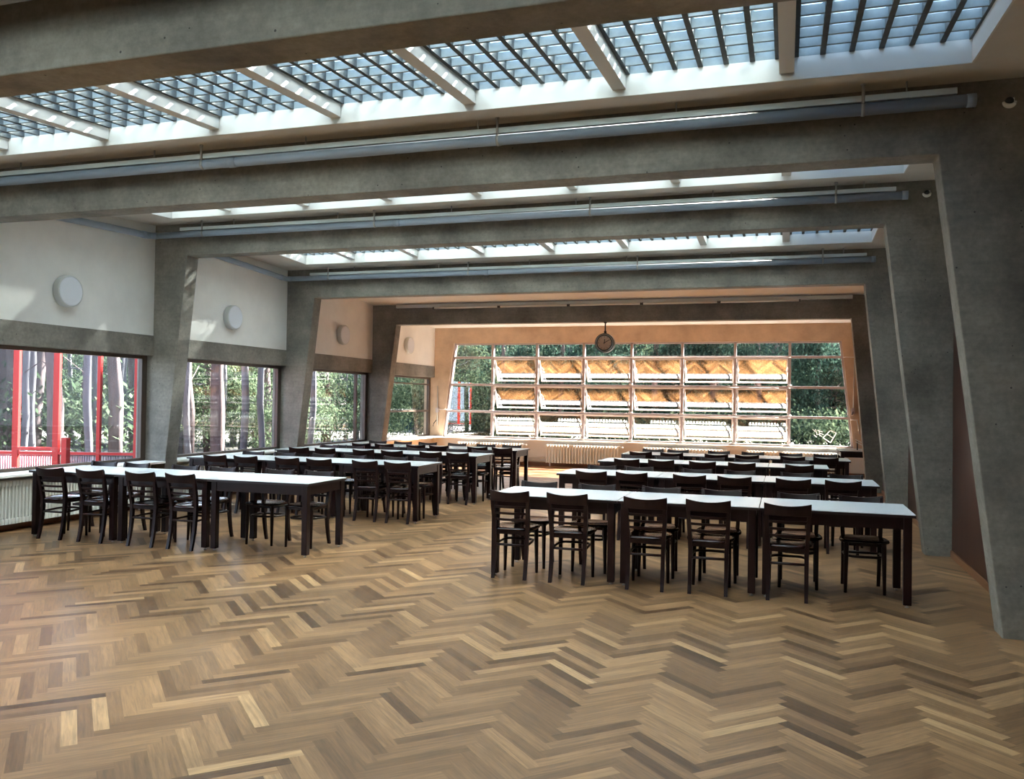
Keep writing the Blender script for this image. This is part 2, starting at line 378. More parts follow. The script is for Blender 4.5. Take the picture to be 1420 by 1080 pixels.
# right wall with brown panels
bm = NB(); add_box(bm, XR+.02, XR+.28, -3.4, 20.9, -.1, 4.4)
tag(obj('wall_right', bm, 'plaster'), 'closed side wall behind the right columns', kind='structure')
for i in range(len(keys)-1):
    y0, y1 = FR[keys[i]][0]+T, FR[keys[i+1]][0]
    bm = NB(); add_box(bm, XR-.03, XR+.02, y0, y1, .0, 3.3); o = obj('door_%d' % (i+1), bm, 'brown'); tag(o, 'brown panelled partition between right columns', kind='structure')
    bm = NB(); add_box(bm, XR-.045, XR-.03, y0, y1, 0, .07); tag(obj('baseboard_right', bm, 'skirt'), 'low wooden skirting at the right partition', kind='structure')
    bm = NB(); add_box(bm, XL, XL+.02, y0, y1, 0, .08); tag(obj('baseboard_left', bm, 'skirt'), 'low wooden skirting below the side windows', kind='structure')
# unseen tall block added on the right: it keeps the sun off the right end of the roof lights
bm = NB(); add_box(bm, XR+.29, XR+5, -6, 20.9, -.2, 7.6); tag(obj('wall_added_shade', bm, 'plaster'), 'added unseen block shading the right end of the roof lights', kind='structure')
# near end wall
bm = NB(); add_box(bm, XL-.28, XR+.28, -3.95, -3.65, -.1, 3.8); tag(obj('wall_front', bm, 'plaster'), 'plain end wall behind the viewer', kind='structure')

# ------------------------------------------------------------------ far wall and its louvred window
YF = 20.66
WT, WB = 3.08, .65
xlt, xlb, xrt, xrb = -8.22, -8.513, 1.20, 1.472
bm = NB()
for poly in ([(XL-.28, -.1), (XR+.28, -.1), (XR+.28, WB), (XL-.28, WB)], [(XL-.28, WT), (XR+.28, WT), (XR+.28, 3.72), (XL-.28, 3.72)],
             [(XL-.28, WB), (xlb, WB), (xlt, WT), (XL-.28, WT)], [(xrb, WB), (XR+.28, WB), (XR+.28, WT), (xrt, WT)]):
    prism(bm, poly, YF, YF+.3)
bmesh.ops.remove_doubles(bm, verts=bm.verts[:], dist=1e-5)
tag(obj('wall_back', bm, 'endwall'), 'concrete end wall framing the louvred window', kind='structure')
bm = NB(); add_box(bm, XL, XR, YF-.012, YF, .08, WB-.03); tag(obj('trim_8', bm, 'plaster'), 'pale plastered parapet under the end window', kind='structure')
bm = NB(); add_box(bm, XL, XR, YF-.03, YF-.012, 0, .09); tag(obj('baseboard_back', bm, 'skirt'), 'orange-brown wooden skirting below the end window', kind='structure')
mull = [-7.174, -5.989, -4.781, -3.587, -2.364, -1.137, .086]
trans = [WT, 2.712, 2.012, 1.322, WB]
yw = YF+.12
ex = lambda z, side: (xlb+(xlt-xlb)*(z-WB)/(WT-WB)) if side == 0 else (xrb+(xrt-xrb)*(z-WB)/(WT-WB))
bm = NB(); h = .028
for x in mull: add_box(bm, x-.03, x+.03, yw-.05, yw+.05, WB, WT)
for z in trans[1:-1]:
    prism(bm, [(ex(z-h, 0), z-h), (ex(z-h, 1), z-h), (ex(z+h, 1), z+h), (ex(z+h, 0), z+h)], yw-.045, yw+.045)
prism(bm, [(ex(WT-.04, 0), WT-.04), (ex(WT-.04, 1), WT-.04), (xrt, WT), (xlt, WT)], yw-.05, yw+.05)
prism(bm, [(xlb, WB), (xrb, WB), (ex(WB+.04, 1), WB+.04), (ex(WB+.04, 0), WB+.04)], yw-.05, yw+.05)
prism(bm, [(xlb, WB), (xlb+.045, WB), (xlt+.045, WT), (xlt, WT)], yw-.05, yw+.05)
prism(bm, [(xrb-.045, WB), (xrb, WB), (xrt, WT), (xrt-.045, WT)], yw-.05, yw+.05)
end = obj('window_8', bm, 'frame', bevel=.004); tag(end, 'trapezoid steel end window with open tilting louvre sashes', kind='structure')
bm = NB(); add_box(bm, xlb-.1, xrb+.1, YF-.10, YF+.07, WB-.035, WB-.002); obj('window_sill', bm, 'wallwhite', end, bevel=.004)
# fixed panes: whole top row, both outer columns
g0, g1 = yw-.004, yw+.004
bm = NB()
prism(bm, [(ex(trans[1], 0), trans[1]), (ex(trans[1], 1), trans[1]), (xrt, WT), (xlt, WT)], g0, g1)
prism(bm, [(xlb, WB), (mull[0], WB), (mull[0], trans[1]), (ex(trans[1], 0), trans[1])], g0, g1)
prism(bm, [(mull[-1], WB), (xrb, WB), (ex(trans[1], 1), trans[1]), (mull[-1], trans[1])], g0, g1)
obj('pane', bm, 'glass', end)
TILT = math.radians(27)
for r in range(3):
    zt, zb_ = trans[1+r]-h, trans[2+r]+h
    for c in range(6):
        xa, xb_ = mull[c]+.04, mull[c+1]-.04; H = zt-zb_-.01
        bm = NB(); f = .03
        add_box(bm, xa, xa+f, -.015, .015, -H, 0); add_box(bm, xb_-f, xb_, -.015, .015, -H, 0)
        add_box(bm, xa+f, xb_-f, -.015, .015, -f, 0); add_box(bm, xa+f, xb_-f, -.015, .015, -H, -H+f)
        s = obj('sash', bm, 'sash', end, loc=(0, yw-.02, zt-.004)); s.rotation_euler = (TILT, 0, 0)
        bm = NB(); add_box(bm, xa+f-.005, xb_-f+.005, -.003, .003, -H+f-.005, -f+.005); obj('pane', bm, 'glassS', s)
    for c in range(7):   # curved opener arms at the mullions
        x = mull[c]; bm = NB(); zz = zb_
        for sx in (-.05, .05):
            if (c == 0 and sx < 0) or (c == 6 and sx > 0): continue
            pts = [(x+sx, yw-.09+.0*t, 0) for t in (0,)]
            arc = [(x+sx*(.5+.9*math.sin(math.pi*t)), yw-.075+.10*t, zz+.02+.40*t) for t in [j/8 for j in range(9)]]
            add_tube(bm, arc, .009, 6)
        add_tube(bm, [(x-.05, yw-.09, zz+.01), (x+.05, yw-.09, zz+.01)], .016, 8)
        obj('opener_arm', bm, 'sash', end)
for z in (1.30, 1.99, 2.70):
    bm = NB(); add_tube(bm, [(-7.35 if z < 2 else mull[0], yw-.09, z), (mull[-1]+.02, yw-.09, z)], .010, 6); obj('opener_shaft', bm, 'sash', end)
# white strips modelling a reflection on the lowest right-hand pane
def flat_strip(bm, a, b, w, y):
    a, b = Vector(a), Vector(b); d = (b-a).normalized(); nn = Vector((-d.y, d.x))*w/2
    prism(bm, [tuple(a+nn), tuple(a-nn), tuple(b-nn), tuple(b+nn)], y, y+.003)
bm = NB(); q = [(.825, .871), (.984, 1.038), (1.107, .981), (.987, .761)]
for i in range(4): flat_strip(bm, q[i], q[(i+1) % 4], .022, yw-.012)
flat_strip(bm, (.905, .955), (1.045, .87), .018, yw-.012)
for a, b in (((.60, 1.06), (.66, 1.0)), ((.66, 1.06), (.70, .93)), ((.70, 1.04), (.82, 1.0)), ((.72, .95), (.80, .90)), ((.63, .93), (.69, .88)), ((.74, 1.02), (.76, .90)), ((.76, .97), (.84, .94))):
    flat_strip(bm, a, b, .016, yw-.012)
obj('pane_reflection', bm, 'white', end, label='white outlined reflection modelled on the lowest right pane')

# ------------------------------------------------------------------ radiators
def radiator(x0, x1, y0, y1, z0, z1, axis, label, group):
    """column radiator along 'x' or 'y'."""
    bm = NB(); ln = (x1-x0) if axis == 'x' else (y1-y0); n = max(2, int(ln/(.047 if axis == 'y' else .072))); st = ln/n
    dp = (y1-y0) if axis == 'x' else (x1-x0)
    def P3(a, b, z): return (x0+a, y0+b, z) if axis == 'x' else (x0+b, y0+a, z)
    for i in range(n):
        a = st*(i+.5); r = st*.27
        for b in (dp*.22, dp*.78):
            add_tube(bm, [P3(a, b, z0+.05), P3(a, b, z1-.05)], min(r, .017), 6, cap=False)
        for z, s in ((z0+.035, 1), (z1-.035, -1)):
            hw = min(st*.40, .022); p, q = P3(a-hw, dp*.06, z-.03), P3(a+hw, dp*.94, z+.03)
            add_box(bm, min(p[0], q[0]), max(p[0], q[0]), min(p[1], q[1]), max(p[1], q[1]), z-.03, z+.03)
    for z in (z0+.035, z1-.035): add_tube(bm, [P3(0, dp*.5, z), P3(ln, dp*.5, z)], .018, 8)
    cx = Vector(((x0+x1)/2, (y0+y1)/2, 0))
    root = thing('radiator', label, 'radiator', cx, 0, group)
    def ctr(bm_):
        bmesh.ops.translate(bm_, verts=bm_.verts[:], vec=-cx); return bm_
    obj('radiator_columns', ctr(bm), 'radiator', root)
    for a in (st*1.5, ln-st*1.5):
        b2 = NB(); p = P3(a-.012, dp*.3, 0); q = P3(a+.012, dp*.7, z0+.03)
        add_box(b2, min(p[0], q[0]), max(p[0], q[0]), min(p[1], q[1]), max(p[1], q[1]), 0, z0+.03); obj('radiator_foot', ctr(b2), 'radiator', root)
    b2 = NB(); add_tube(b2, [P3(ln, dp*.5, z0+.035), P3(ln+.09, dp*.5, z0+.035), P3(ln+.09, dp*.5, 0)], .013, 8); obj('radiator_pipe', ctr(b2), 'radiator', root)
    b2 = NB(); add_tube(b2, [P3(ln+.02, dp*.5, z1-.035), P3(ln+.09, dp*.5, z1-.035)], .022, 10); obj('valve', ctr(b2), 'radiator', root)
for x0, x1, lb in ((-7.98, -6.22, 'white column radiator below the end window, farthest left'), (-5.64, -3.80, 'white column radiator fully visible below the end window, between the table blocks'),
                   (-3.24, -1.37, 'white column radiator peeking over the right tables, below the middle louvres'), (-.85, 1.10, 'white column radiator below the right corner of the end window')):
    radiator(x0, x1, 20.36, 20.50, .09, .55, 'x', lb, 'radiators under the end window')
for y0, y1, lb in ((3.9, 6.5, 'white column radiator below the side window nearest the viewer'), (7.2, 9.95, 'white column radiator below the red-framed side view, beside the front left table'),
                   (10.8, 13.4, 'white column radiator under the second side window behind the left tables'), (14.2, 16.8, 'white column radiator under the third side window')):
    radiator(XL+.06, XL+.20, y0, y1, .09, .60, 'y', lb, 'radiators under the side windows')

# ------------------------------------------------------------------ wall lamps, clock, pipes
for y, lb in ((5.15, 'round flush wall lamp nearest the viewer, above the first side window'), (8.61, 'large round white wall lamp left of the haunched concrete column'), (12.02, 'round wall lamp on the white wall, second from the left'),
              (15.72, 'round wall lamp on the warm-lit wall, third from the left'), (18.96, 'smallest round wall lamp, beside the end window')):
    root = thing('wall_lamp', lb, 'lamp', (XL, y, 2.92), 0, 'round wall lamps')
    bm = NB(); prof = [(.0, 0), (.197, 0), (.202, .02), (.202, .085), (.196, .095), (.185, .095)]
    ring = []
    for r_, d in prof[1:]:
        ring.append([bm.verts.new((d, r_*math.cos(2*math.pi*j/48), r_*math.sin(2*math.pi*j/48))) for j in range(48)])
    for a, b in zip(ring, ring[1:]):
        for j in range(48): f = bm.faces.new((a[j], a[(j+1) % 48], b[(j+1) % 48], b[j])); f.smooth = True
    bm.faces.new(ring[0]); obj('lamp_housing', bm, 'lamprim', root)
    bm = NB(); a = [bm.verts.new((.088, .190*math.cos(2*math.pi*j/48), .190*math.sin(2*math.pi*j/48))) for j in range(48)]
    b = [bm.verts.new((.101, .178*math.cos(2*math.pi*j/48), .178*math.sin(2*math.pi*j/48))) for j in range(48)]
    for j in range(48): bm.faces.new((a[j], a[(j+1) % 48], b[(j+1) % 48], b[j]))
    bm.faces.new(b); obj('lamp_shade', bm, 'lampw', root)

# clock: double-faced drum hanging from the fifth frame
cx, cyy, cz, cr = -3.53, FR['e'][0]+.12, 2.82, .197
root = thing('hanging_clock', 'round black hanging clock on a rod, showing about ten past twelve', 'clock', (cx, cyy, FR['e'][1]))
def disc_y(bm, r0, r1, y0, y1, n=48):
    for (r, yy, nxt, ny) in ((r0, y0, r1, y0), (r1, y0, r1, y1), (r1, y1, r0, y1), (r0, y1, r0, y0)):
        a = [bm.verts.new((r*math.cos(2*math.pi*j/n), yy, r*math.sin(2*math.pi*j/n))) for j in range(n)]
        b = [bm.verts.new((nxt*math.cos(2*math.pi*j/n), ny, nxt*math.sin(2*math.pi*j/n))) for j in range(n)]
        for j in range(n): bm.faces.new((a[j], a[(j+1) % n], b[(j+1) % n], b[j]))
dz = cz-FR['e'][1]
bm = NB(); add_tube(bm, [(0, 0, 0), (0, 0, dz+cr-.01)], .014, 10); add_tube(bm, [(0, 0, 0), (0, 0, -.02)], .032, 12); add_tube(bm, [(0, 0, dz+cr+.05), (0, 0, dz+cr-.01)], .028, 12); obj('clock_rod', bm, 'black', root)
bm = NB(); disc_y(bm, .15, cr, -.085, .085); add_tube(bm, [(0, -.07, 0), (0, .07, 0)], .15, 48); cs = obj('clock_case', bm, 'black', root, loc=(0, 0, dz))
bm = NB(); disc_y(bm, .147, .187, -.090, -.083); obj('clock_bezel', bm, 'chrome', root, loc=(0, 0, dz))
bm = NB(); disc_y(bm, .143, .156, -.094, -.083); obj('inner_rim', bm, 'black', root, loc=(0, 0, dz))
bm = NB(); add_tube(bm, [(0, -.078, 0), (0, -.070, 0)], .145, 48); obj('clock_dial', bm, 'dial', root, loc=(0, 0, dz))
bm = NB()
for j in range(12):
    a = math.pi*2*j/12; s_, c_ = math.sin(a), math.cos(a)
    add_tube(bm, [(s_*.112, -.080, c_*.112), (s_*.130, -.080, c_*.130)], .0045, 4)
obj('hour_marks', bm, 'black', root, loc=(0, 0, dz))
for nm, ang, ln, rr in (('hour_hand', 5, .075, .0075), ('minute_hand', 60, .118, .006)):
    a = math.radians(ang); bm = NB(); add_tube(bm, [(-math.sin(a)*.02, -.084, -math.cos(a)*.02), (math.sin(a)*ln, -.084, math.cos(a)*ln)], rr, 6); obj(nm, bm, 'black', root, loc=(0, 0, dz))

# drain pipes along the beams + side wall runs
for k, x0 in (('a', XL+.1), ('b', XL+.1), ('c', XL+.1), ('d', XL+.1)):
    y, zc_ = FR[k][0], FR[k][4]; zp = zc_-.185; yp = y-.16
    where = {'a': 'along the nearest beam', 'b': 'along the beam under the nearest roof light', 'c': 'along the middle beam, meeting the left wall', 'd': 'along the last grey beam'}[k]
    root = thing('drain_pipe', 'grey-blue drain pipe '+where, 'pipe', (0, yp, zp), 0, 'drain pipes along the beams')
    bm = NB(); add_tube(bm, [(x0, 0, 0), (1.23, 0, 0)], .044, 20); add_tube(bm, [(1.18, 0, 0), (1.24, 0, 0)], .047, 20)
    add_tube(bm, [(-5.15+.3, 0, 0), (-5.15+.38, 0, 0)], .048, 20); obj('pipe_run', bm, 'pipe', root)
    for x in (-7.8, -5.13, -2.26, .51):
        b2 = NB(); add_tube(b2, [(x, -.035, .03), (x, -.035, .178)], .011, 8); add_tube(b2, [(x-.012, 0, 0), (x+.012, 0, 0)], .049, 20); add_tube(b2, [(x, -.035, .16), (x, -.035, .178)], .018, 8); obj('pipe_hanger', b2, 'rod', root)
    tx0 = -8.18
    root = thing('cable_tray', 'pale slim cable tray '+where.replace('along', 'above the pipe on'), 'cable tray', (0, yp, zp), 0, 'cable trays above the drain pipes')
    bm = NB(); add_box(bm, tx0, 1.12, -.025, .03, .049, .095); obj('tray', bm, 'tray', root, bevel=.003)
    for j in range(6):
        x = -7.3+1.62*j
        b2 = NB(); add_tube(b2, [(x, .0, .095), (x, .0, .180)], .007, 6); obj('tray_hanger', b2, 'rod', root)
    # pipe in the bay behind the next frame, at the left wall, joining this run
for k0, k1, lb in (('a', 'b', 'grey drain pipe on the left wall beneath the ceiling of the nearest bay'), ('b', 'c', 'shiny drain pipe along the top of the left wall, in front of the middle beam'), ('c', 'd', 'shiny drain pipe along the left wall top, behind the middle beam')):
    ya, yb = FR[k0][0]+T, FR[k1][0]-.16; za, zb_ = FR[k0][4]-.16, FR[k1][4]-.185
    if k0 == 'c': za = FR[k0][4]-.17
    bm = NB(); add_tube(bm, [(XL+.08, ya, za), (XL+.08, yb-.09, zb_+(za-zb_)*.03), (XL+.10, yb-.02, zb_), (XL+.17, yb, zb_)], .046, 18)
    add_tube(bm, [(XL+.08, yb-.20, zb_+(za-zb_)*.06), (XL+.08, yb-.13, zb_+(za-zb_)*.05)], .051, 18)
    tag(obj('wall_pipe', bm, 'pipe'), lb, 'pipe', 'drain pipes on the side wall')

# fluorescent batten in the warm bay
y = FR['e'][0]-.12
root = thing('light_track', 'long pale light track along the warm-lit beam above the clock', 'light track', (0, y, 3.62))
bm = NB(); add_box(bm, -8.13, 1.17, -.01, .05, -.02, .05); obj('track_housing', bm, 'lamprim', root, bevel=.003)
for j in range(6):
    b2 = NB(); x = -7.55+1.6*j; add_tube(b2, [(x, .02, .04), (x, .02, .10)], .006, 6); obj('track_hanger', b2, 'rod', root)
for j in range(5):
    b2 = NB(); xa = -7.24+1.5*j; add_tube(b2, [(xa+.02, -.035, -.042), (xa+1.47, -.035, -.042)], .017, 12); t = obj('light_tube', b2, 'tube', root)
    b2 = NB(); add_box(b2, xa, xa+.025, -.055, -.0, -.065, -.018); add_box(b2, xa+1.465, xa+1.49, -.055, -.0, -.065, -.018); obj('tube_holder', b2, 'black', t)

# small ceiling-corner sensors
for k, x, z, lb in (('b', 1.47, 3.75, 'small white sensor with dark dome at the top of the nearest right column'), ('c', 1.44, 3.93, 'small white sensor with dark dome on the second right column')):
    y = FR[k][0]; root = thing('motion_sensor', lb, 'sensor', (x, y, z), 0, 'wall sensors on the right columns'); root.scale = (.78, .78, .78)
    bm = NB(); add_box(bm, .0, .05, -.03, 0, .015, .045); add_tube(bm, [(.02, -.02, .03), (.0, -.06, .0)], .012, 8); obj('bracket', bm, 'wallwhite', root)
    bm = NB(); pts = [(math.cos(math.radians(a))*.048, -.07, math.sin(math.radians(a))*.040) for a in range(180, 361, 15)]
    add_tube(bm, pts, [.010+.012*math.sin(math.pi*i/(len(pts)-1)) for i in range(len(pts))], 10); obj('cover', bm, 'wallwhite', root)
    bm = NB(); bmesh.ops.create_uvsphere(bm, u_segments=16, v_segments=10, radius=.038); bmesh.ops.translate(bm, verts=bm.verts[:], vec=(0, -.06, .005)); obj('dome', bm, 'black', root)

# window crank gear at both ends of the far wall
def gear(name, label, x, parts):
    root = thing(name, label, 'window opener', (x, YF-.012, 1.0), 0, 'window opener gear on the end wall')
    for pn, bm, m in parts: obj(pn, bm, m, root)
b1 = NB(); add_tube(b1, [(0, -.04, -.06), (0, -.04, .97)], .011, 8)
b2 = NB(); add_box(b2, -.035, .035, -.075, 0, .28, .40); 
b3 = NB(); add_tube(b3, [(0, -.08, .09), (-.06, -.12, .0), (-.08, -.12, -.08)], .010, 8)
b4 = NB(); add_tube(b4, [(0, -.04, .36), (.28, -.03, .36)], .009, 8)
gear('window_crank', 'vertical crank rod with gearbox left of the end window', -8.63, (('rod', b1, 'rod'), ('gearbox', b2, 'frame'), ('crank_handle', b3, 'black'), ('shaft', b4, 'sash')))
b1 = NB(); add_tube(b1, [(0, -.04, .45), (.02, -.04, 1.70)], .011, 8); add_tube(b1, [(.14, -.04, -.02), (.08, -.04, .30)], .011, 8)
b2 = NB(); add_box(b2, -.035, .035, -.075, 0, .42, .56); 
b3 = NB(); add_tube(b3, [(0, -.08, .48), (-.03, -.12, .40)], .010, 8)
b4 = NB(); add_tube(b4, [(-.22, -.03, 1.70), (.02, -.04, 1.70)], .008, 8); add_tube(b4, [(-.06, -.03, .29), (.10, -.04, .29)], .008, 8)
gear('window_crank', 'vertical crank rod with gearbox right of the end window', 1.45, (('rod', b1, 'rod'), ('gearbox', b2, 'frame'), ('crank_handle', b3, 'black'), ('shaft', b4, 'sash')))

# low heating pipes along the end wall between radiators
bm = NB()
for z in (.13, .21): add_tube(bm, [(-6.15, 20.58, z), (-5.70, 20.58, z)], .014, 8); add_tube(bm, [(-3.72, 20.58, z), (-3.30, 20.58, z)], .014, 8)
for x in (-6.05, -5.85, -3.62, -3.42): add_tube(bm, [(x, 20.58, .13), (x, 20.64, .13)], .010, 6); add_tube(bm, [(x, 20.58, .21), (x, 20.64, .21)], .010, 6)
tag(obj('heating_pipes', bm, 'radiator'), 'thin pale heating pipes low on the end wall between radiators', 'pipe')

# ------------------------------------------------------------------ tables
TH_, TL, TD = .75, 1.2, .8
def make_table(w, d, label, loc):
    root = thing('dining_table', label, 'table', loc, 0)
    bm = NB(); add_box(bm, -w/2+.002, w/2-.002, -d/2, d/2, .722, .744, 0); add_box(bm, -w/2+.004, w/2-.004, -d/2+.003, d/2-.003, .744, .7495, 1)
    obj('tabletop', bm, ('edge', 'laminate'), root)
    bm = NB(); i = .035
    add_box(bm, -w/2+i, w/2-i, -d/2+i, -d/2+i+.022, .625, .722); add_box(bm, -w/2+i, w/2-i, d/2-i-.022, d/2-i, .625, .722)
    add_box(bm, -w/2+i, -w/2+i+.022, -d/2+i, d/2-i, .625, .722); add_box(bm, w/2-i-.022, w/2-i, -d/2+i, d/2-i, .625, .722)
    obj('apron', bm, 'darkwood', root)
    for sx in (-1, 1):
        for sy in (-1, 1):
            cx_, cy_ = sx*(w/2-.058), sy*(d/2-.058)
            bm = NB(); add_bar(bm, (cx_, cy_, .022), (cx_, cy_, .722), .062, .062); lg = obj('leg', bm, 'darkwood', root, bevel=.004)
            bm = NB(); add_tube(bm, [(cx_, cy_, 0), (cx_, cy_, .007), (cx_, cy_, .008), (cx_, cy_, .024)], [.017, .017, .007, .007], 10); obj('foot', bm, 'foot', lg)
    return root
ROWS = {  # key: (block, row word, x0, y0, near chairs, far chairs)
    'R1': ('right', 'front', -2.60, 7.45, [-2.37, -1.83, -1.14, -.61, .03], [-2.36, -1.76, -1.13, -.57, .12, .66]),
    'R2': ('right', 'second', -2.62, 9.98, [-2.17, -1.69, -1.03, -.54, .09, .60], [-2.24, -1.77, -1.04, -.52, .14, .69]),
    'R3': ('right', 'third', -2.62, 12.35, [-2.17, -1.68, -1.10, -.57, .19], [-2.25, -1.72, -1.05, -.54, .16]),
    'R4': ('right', 'last', -2.62, 14.25, [-2.28, -1.76, -1.05, -.58, .12, .61], [-2.22, -1.78, -1.08, -.52, .10, .64]),
    'L1': ('left', 'front', -8.15, 7.56, [-7.77, -7.21, -6.54, -6.02], [-7.92, -7.44, -6.72, -6.21, -5.45, -4.96]),
    'L2': ('left', 'second', -8.12, 10.20, [-7.57, -7.08, -6.42, -5.94, -5.25, -4.78], [-7.62, -7.08, -6.42, -5.92, -5.26, -4.80]),
    'L3': ('left', 'third', -8.12, 12.40, [-7.59, -7.11, -6.42, -5.92, -5.26, -4.80], [-7.6, -7.08, -6.44, -5.92, -5.2, -4.74]),
    'L4': ('left', 'last', -8.02, 14.15, [-7.38, -6.92, -6.30, -5.84, -5.12, -4.66], [-7.53, -7.0, -6.47, -5.88, -5.3, -4.80]),
}
proto_t = None; proto_s = None
for key, (blk, rw, x0, y0, near, far) in ROWS.items():
    grp = 'tables joined in the %s row of the %s block' % (rw, blk)
    for j in range(3):
        pos = ('window-side', 'middle', 'aisle-side')[j] if blk == 'left' else ('aisle-side', 'middle', 'column-side')[j]
        short = key == 'R3' and j == 2
        wd = .8 if short else 1.2
        lb = 'dark-legged table with pale top, %s one of the %s row, %s block' % (pos, rw, blk)
        loc = (x0+1.2*j+wd/2, y0+.4, 0)
        if short:
            t = make_table(.8, .8, lb, loc)
        elif proto_t is None: t = proto_t = make_table(1.2, .8, lb, loc)
        else: t = dup(proto_t, loc, 0, lb)
        t['group'] = grp
t = make_table(.74, 1.1, 'separate dark table in front of the last right column, by the end window', (1.02+.37-.03, 17.42+.56, 0))

# ------------------------------------------------------------------ chairs
def arc_pts(w, dep, z, y, n=9):
    return [(-w/2+w*i/(n-1), y-dep*(1-(2*i/(n-1)-1)**2), z) for i in range(n)]
def curved_slat(bm, w, dep, y_at, z0, z1, th, lean, n=10, crest=0.0):
    """horizontal bent slat between posts; y_at(z) gives post line"""
    rows = []
    for zi, z in enumerate((z0, z1)):
        for s in (-1, 1):
            r = []
            for i in range(n+1):
                t = 2*i/n-1; zz = z+(crest*(t*t) if zi else 0)
                r.append(bm.verts.new((t*w/2, y_at(zz)-dep*(1-t*t)+s*th/2, zz)))
            rows.append(r)
    a, b, c, d = rows    # bottom back, bottom front, top back, top front
    for i in range(n):
        for p, q in ((a, b), (b, d), (d, c), (c, a)):
            f = bm.faces.new((p[i], p[i+1], q[i+1], q[i])); f.smooth = False
    bm.faces.new((a[0], b[0], d[0], c[0])); bm.faces.new((a[n], c[n], d[n], b[n]))
def make_chair(label):
    root = thing('dining_chair', label, 'chair')
    # local: sitter faces +y, back at -y
    def post_y(z):      # curve of rear legs / back posts
        if z < .45: return -.150-.062*((.45-z)/.45)**2.2
        return -.150-.075*((z-.45)/.35)**1.3
    # seat: rounded trapezoid with dished top
    bm = NB(); N = 40; outline = []
    for i in range(N):
        a = 2*math.pi*i/N; ca, sa = math.cos(a), math.sin(a)
        ex_ = 2/3.2
        x = math.copysign(abs(ca)**ex_, ca)*.195; yv = math.copysign(abs(sa)**ex_, sa)*.195
        x *= 1+.10*(yv/.195) ; outline.append((x, yv+.01))
    lay = [(1.0, .432), (1.02, .440), (1.0, .452), (.92, .457), (.80, .452), (.5, .446), (0.02, .444)]
    rings = [[bm.verts.new((x*s, (yv-.01)*s+.01, z)) for x, yv in outline] for s, z in lay]
    for a, b in zip(rings, rings[1:]):
        for i in range(N): f = bm.faces.new((a[i], a[(i+1) % N], b[(i+1) % N], b[i])); f.smooth = True
    bm.faces.new(rings[0][::-1]); bm.faces.new(rings[-1]); obj('seat', bm, 'seatwood', root)
    # rear legs continue as back posts
    for s in (-1, 1):
        bm = NB(); zs = [0.0, .06, .12, .20, .28, .36, .45, .54, .63, .72, .79]
        prev = None
        for z in zs:
            cx_ = s*(.150+.022*max(0, (z-.35)/.44)); cy_ = post_y(z); wx = .034 if z < .7 else .028; wy = .038 if z < .7 else .026
            if z < .3: wx, wy = .029+.005*z/.3, .029+.009*z/.3
            cur = [bm.verts.new((cx_+a*wx/2, cy_+b*wy/2, z)) for a, b in ((-1, -1), (1, -1), (1, 1), (-1, 1))]
            if prev:
                for i in range(4): bm.faces.new((prev[i], prev[(i+1) % 4], cur[(i+1) % 4], cur[i]))
            else: bm.faces.new(cur[::-1])
            prev = cur
        bm.faces.new(prev); obj('leg', bm, 'darkwood', root, label='rear leg continuing as back post')
    for s in (-1, 1):
        bm = NB(); zs = (0, .10, .25, .40, .438); rs = (.014, .016, .019, .021, .021)
        add_tube(bm, [(s*(.150+.006*(1-z/.44)), .158+.008*(1-z/.44), z) for z in zs], rs, 10); obj('leg', bm, 'darkwood', root, label='tapered round front leg')
    # seat frame rail below seat
    bm = NB(); curved_slat(bm, .30, .0, lambda z: -.150, .395, .436, .022, 0, 4)
    for s in (-1, 1): add_box(bm, s*.150-.010, s*.150+.010, -.14, .15, .405, .434)
    add_box(bm, -.14, .14, .145, .165, .405, .434); obj('seat_frame', bm, 'darkwood', root)
    # bentwood stretcher hoop
    bm = NB(); pts = [(-.150, -.155, .30)]+[(-.150+.012*math.sin(0), -.05, .305), (-.146, .05, .31), (-.132, .115, .312), (-.10, .150, .312), (0, .158, .312), (.10, .150, .312), (.132, .115, .312), (.146, .05, .31), (.150, -.05, .305), (.150, -.155, .30)]
    add_tube(bm, pts, .0115, 8); add_tube(bm, [(-.150, -.160, .30), (.150, -.160, .30)], .0115, 8); obj('stretcher', bm, 'darkwood', root)
    # broad bent top rail and three slats
    bm = NB(); curved_slat(bm, .372, .035, lambda z: post_y(min(z, .80))-.002, .700, .783, .017, 0, 12, crest=.022); obj('backrest', bm, 'darkwood', root, bevel=.003)
    for z in (.520, .578, .636):
        bm = NB(); curved_slat(bm, .318, .030, post_y, z, z+.022, .013, 0, 10); obj('slat', bm, 'darkwood', root)
    return root
proto_c = None
def place_chair(x, y, rz, label, group):
    global proto_c
    if proto_c is None:
        proto_c = make_chair(label); proto_c.location = (x, y, 0); proto_c.rotation_euler = (0, 0, rz); proto_c['group'] = group
    else: dup(proto_c, (x, y, 0), rz, label, group)
ordw = ['first', 'second', 'third', 'fourth', 'fifth', 'sixth']
for key, (blk, rw, x0, y0, near, far) in ROWS.items():
    for side, lst in (('near', near), ('far', far)):
        for i, x in enumerate(lst):
            j = R()-.5; k = R()-.5
            grp = 'chairs along the %s row of the %s block' % (rw, blk)
            lb = 'dark slatted chair, %s from left on the %s side of the %s %s row' % (ordw[i], side, rw, blk)
            if side == 'near': place_chair(x, y0+.13+.03*j, .05*k, lb, grp)
            else: place_chair(x, y0+.80-.145+.03*j, math.pi+.06*k, lb, grp)

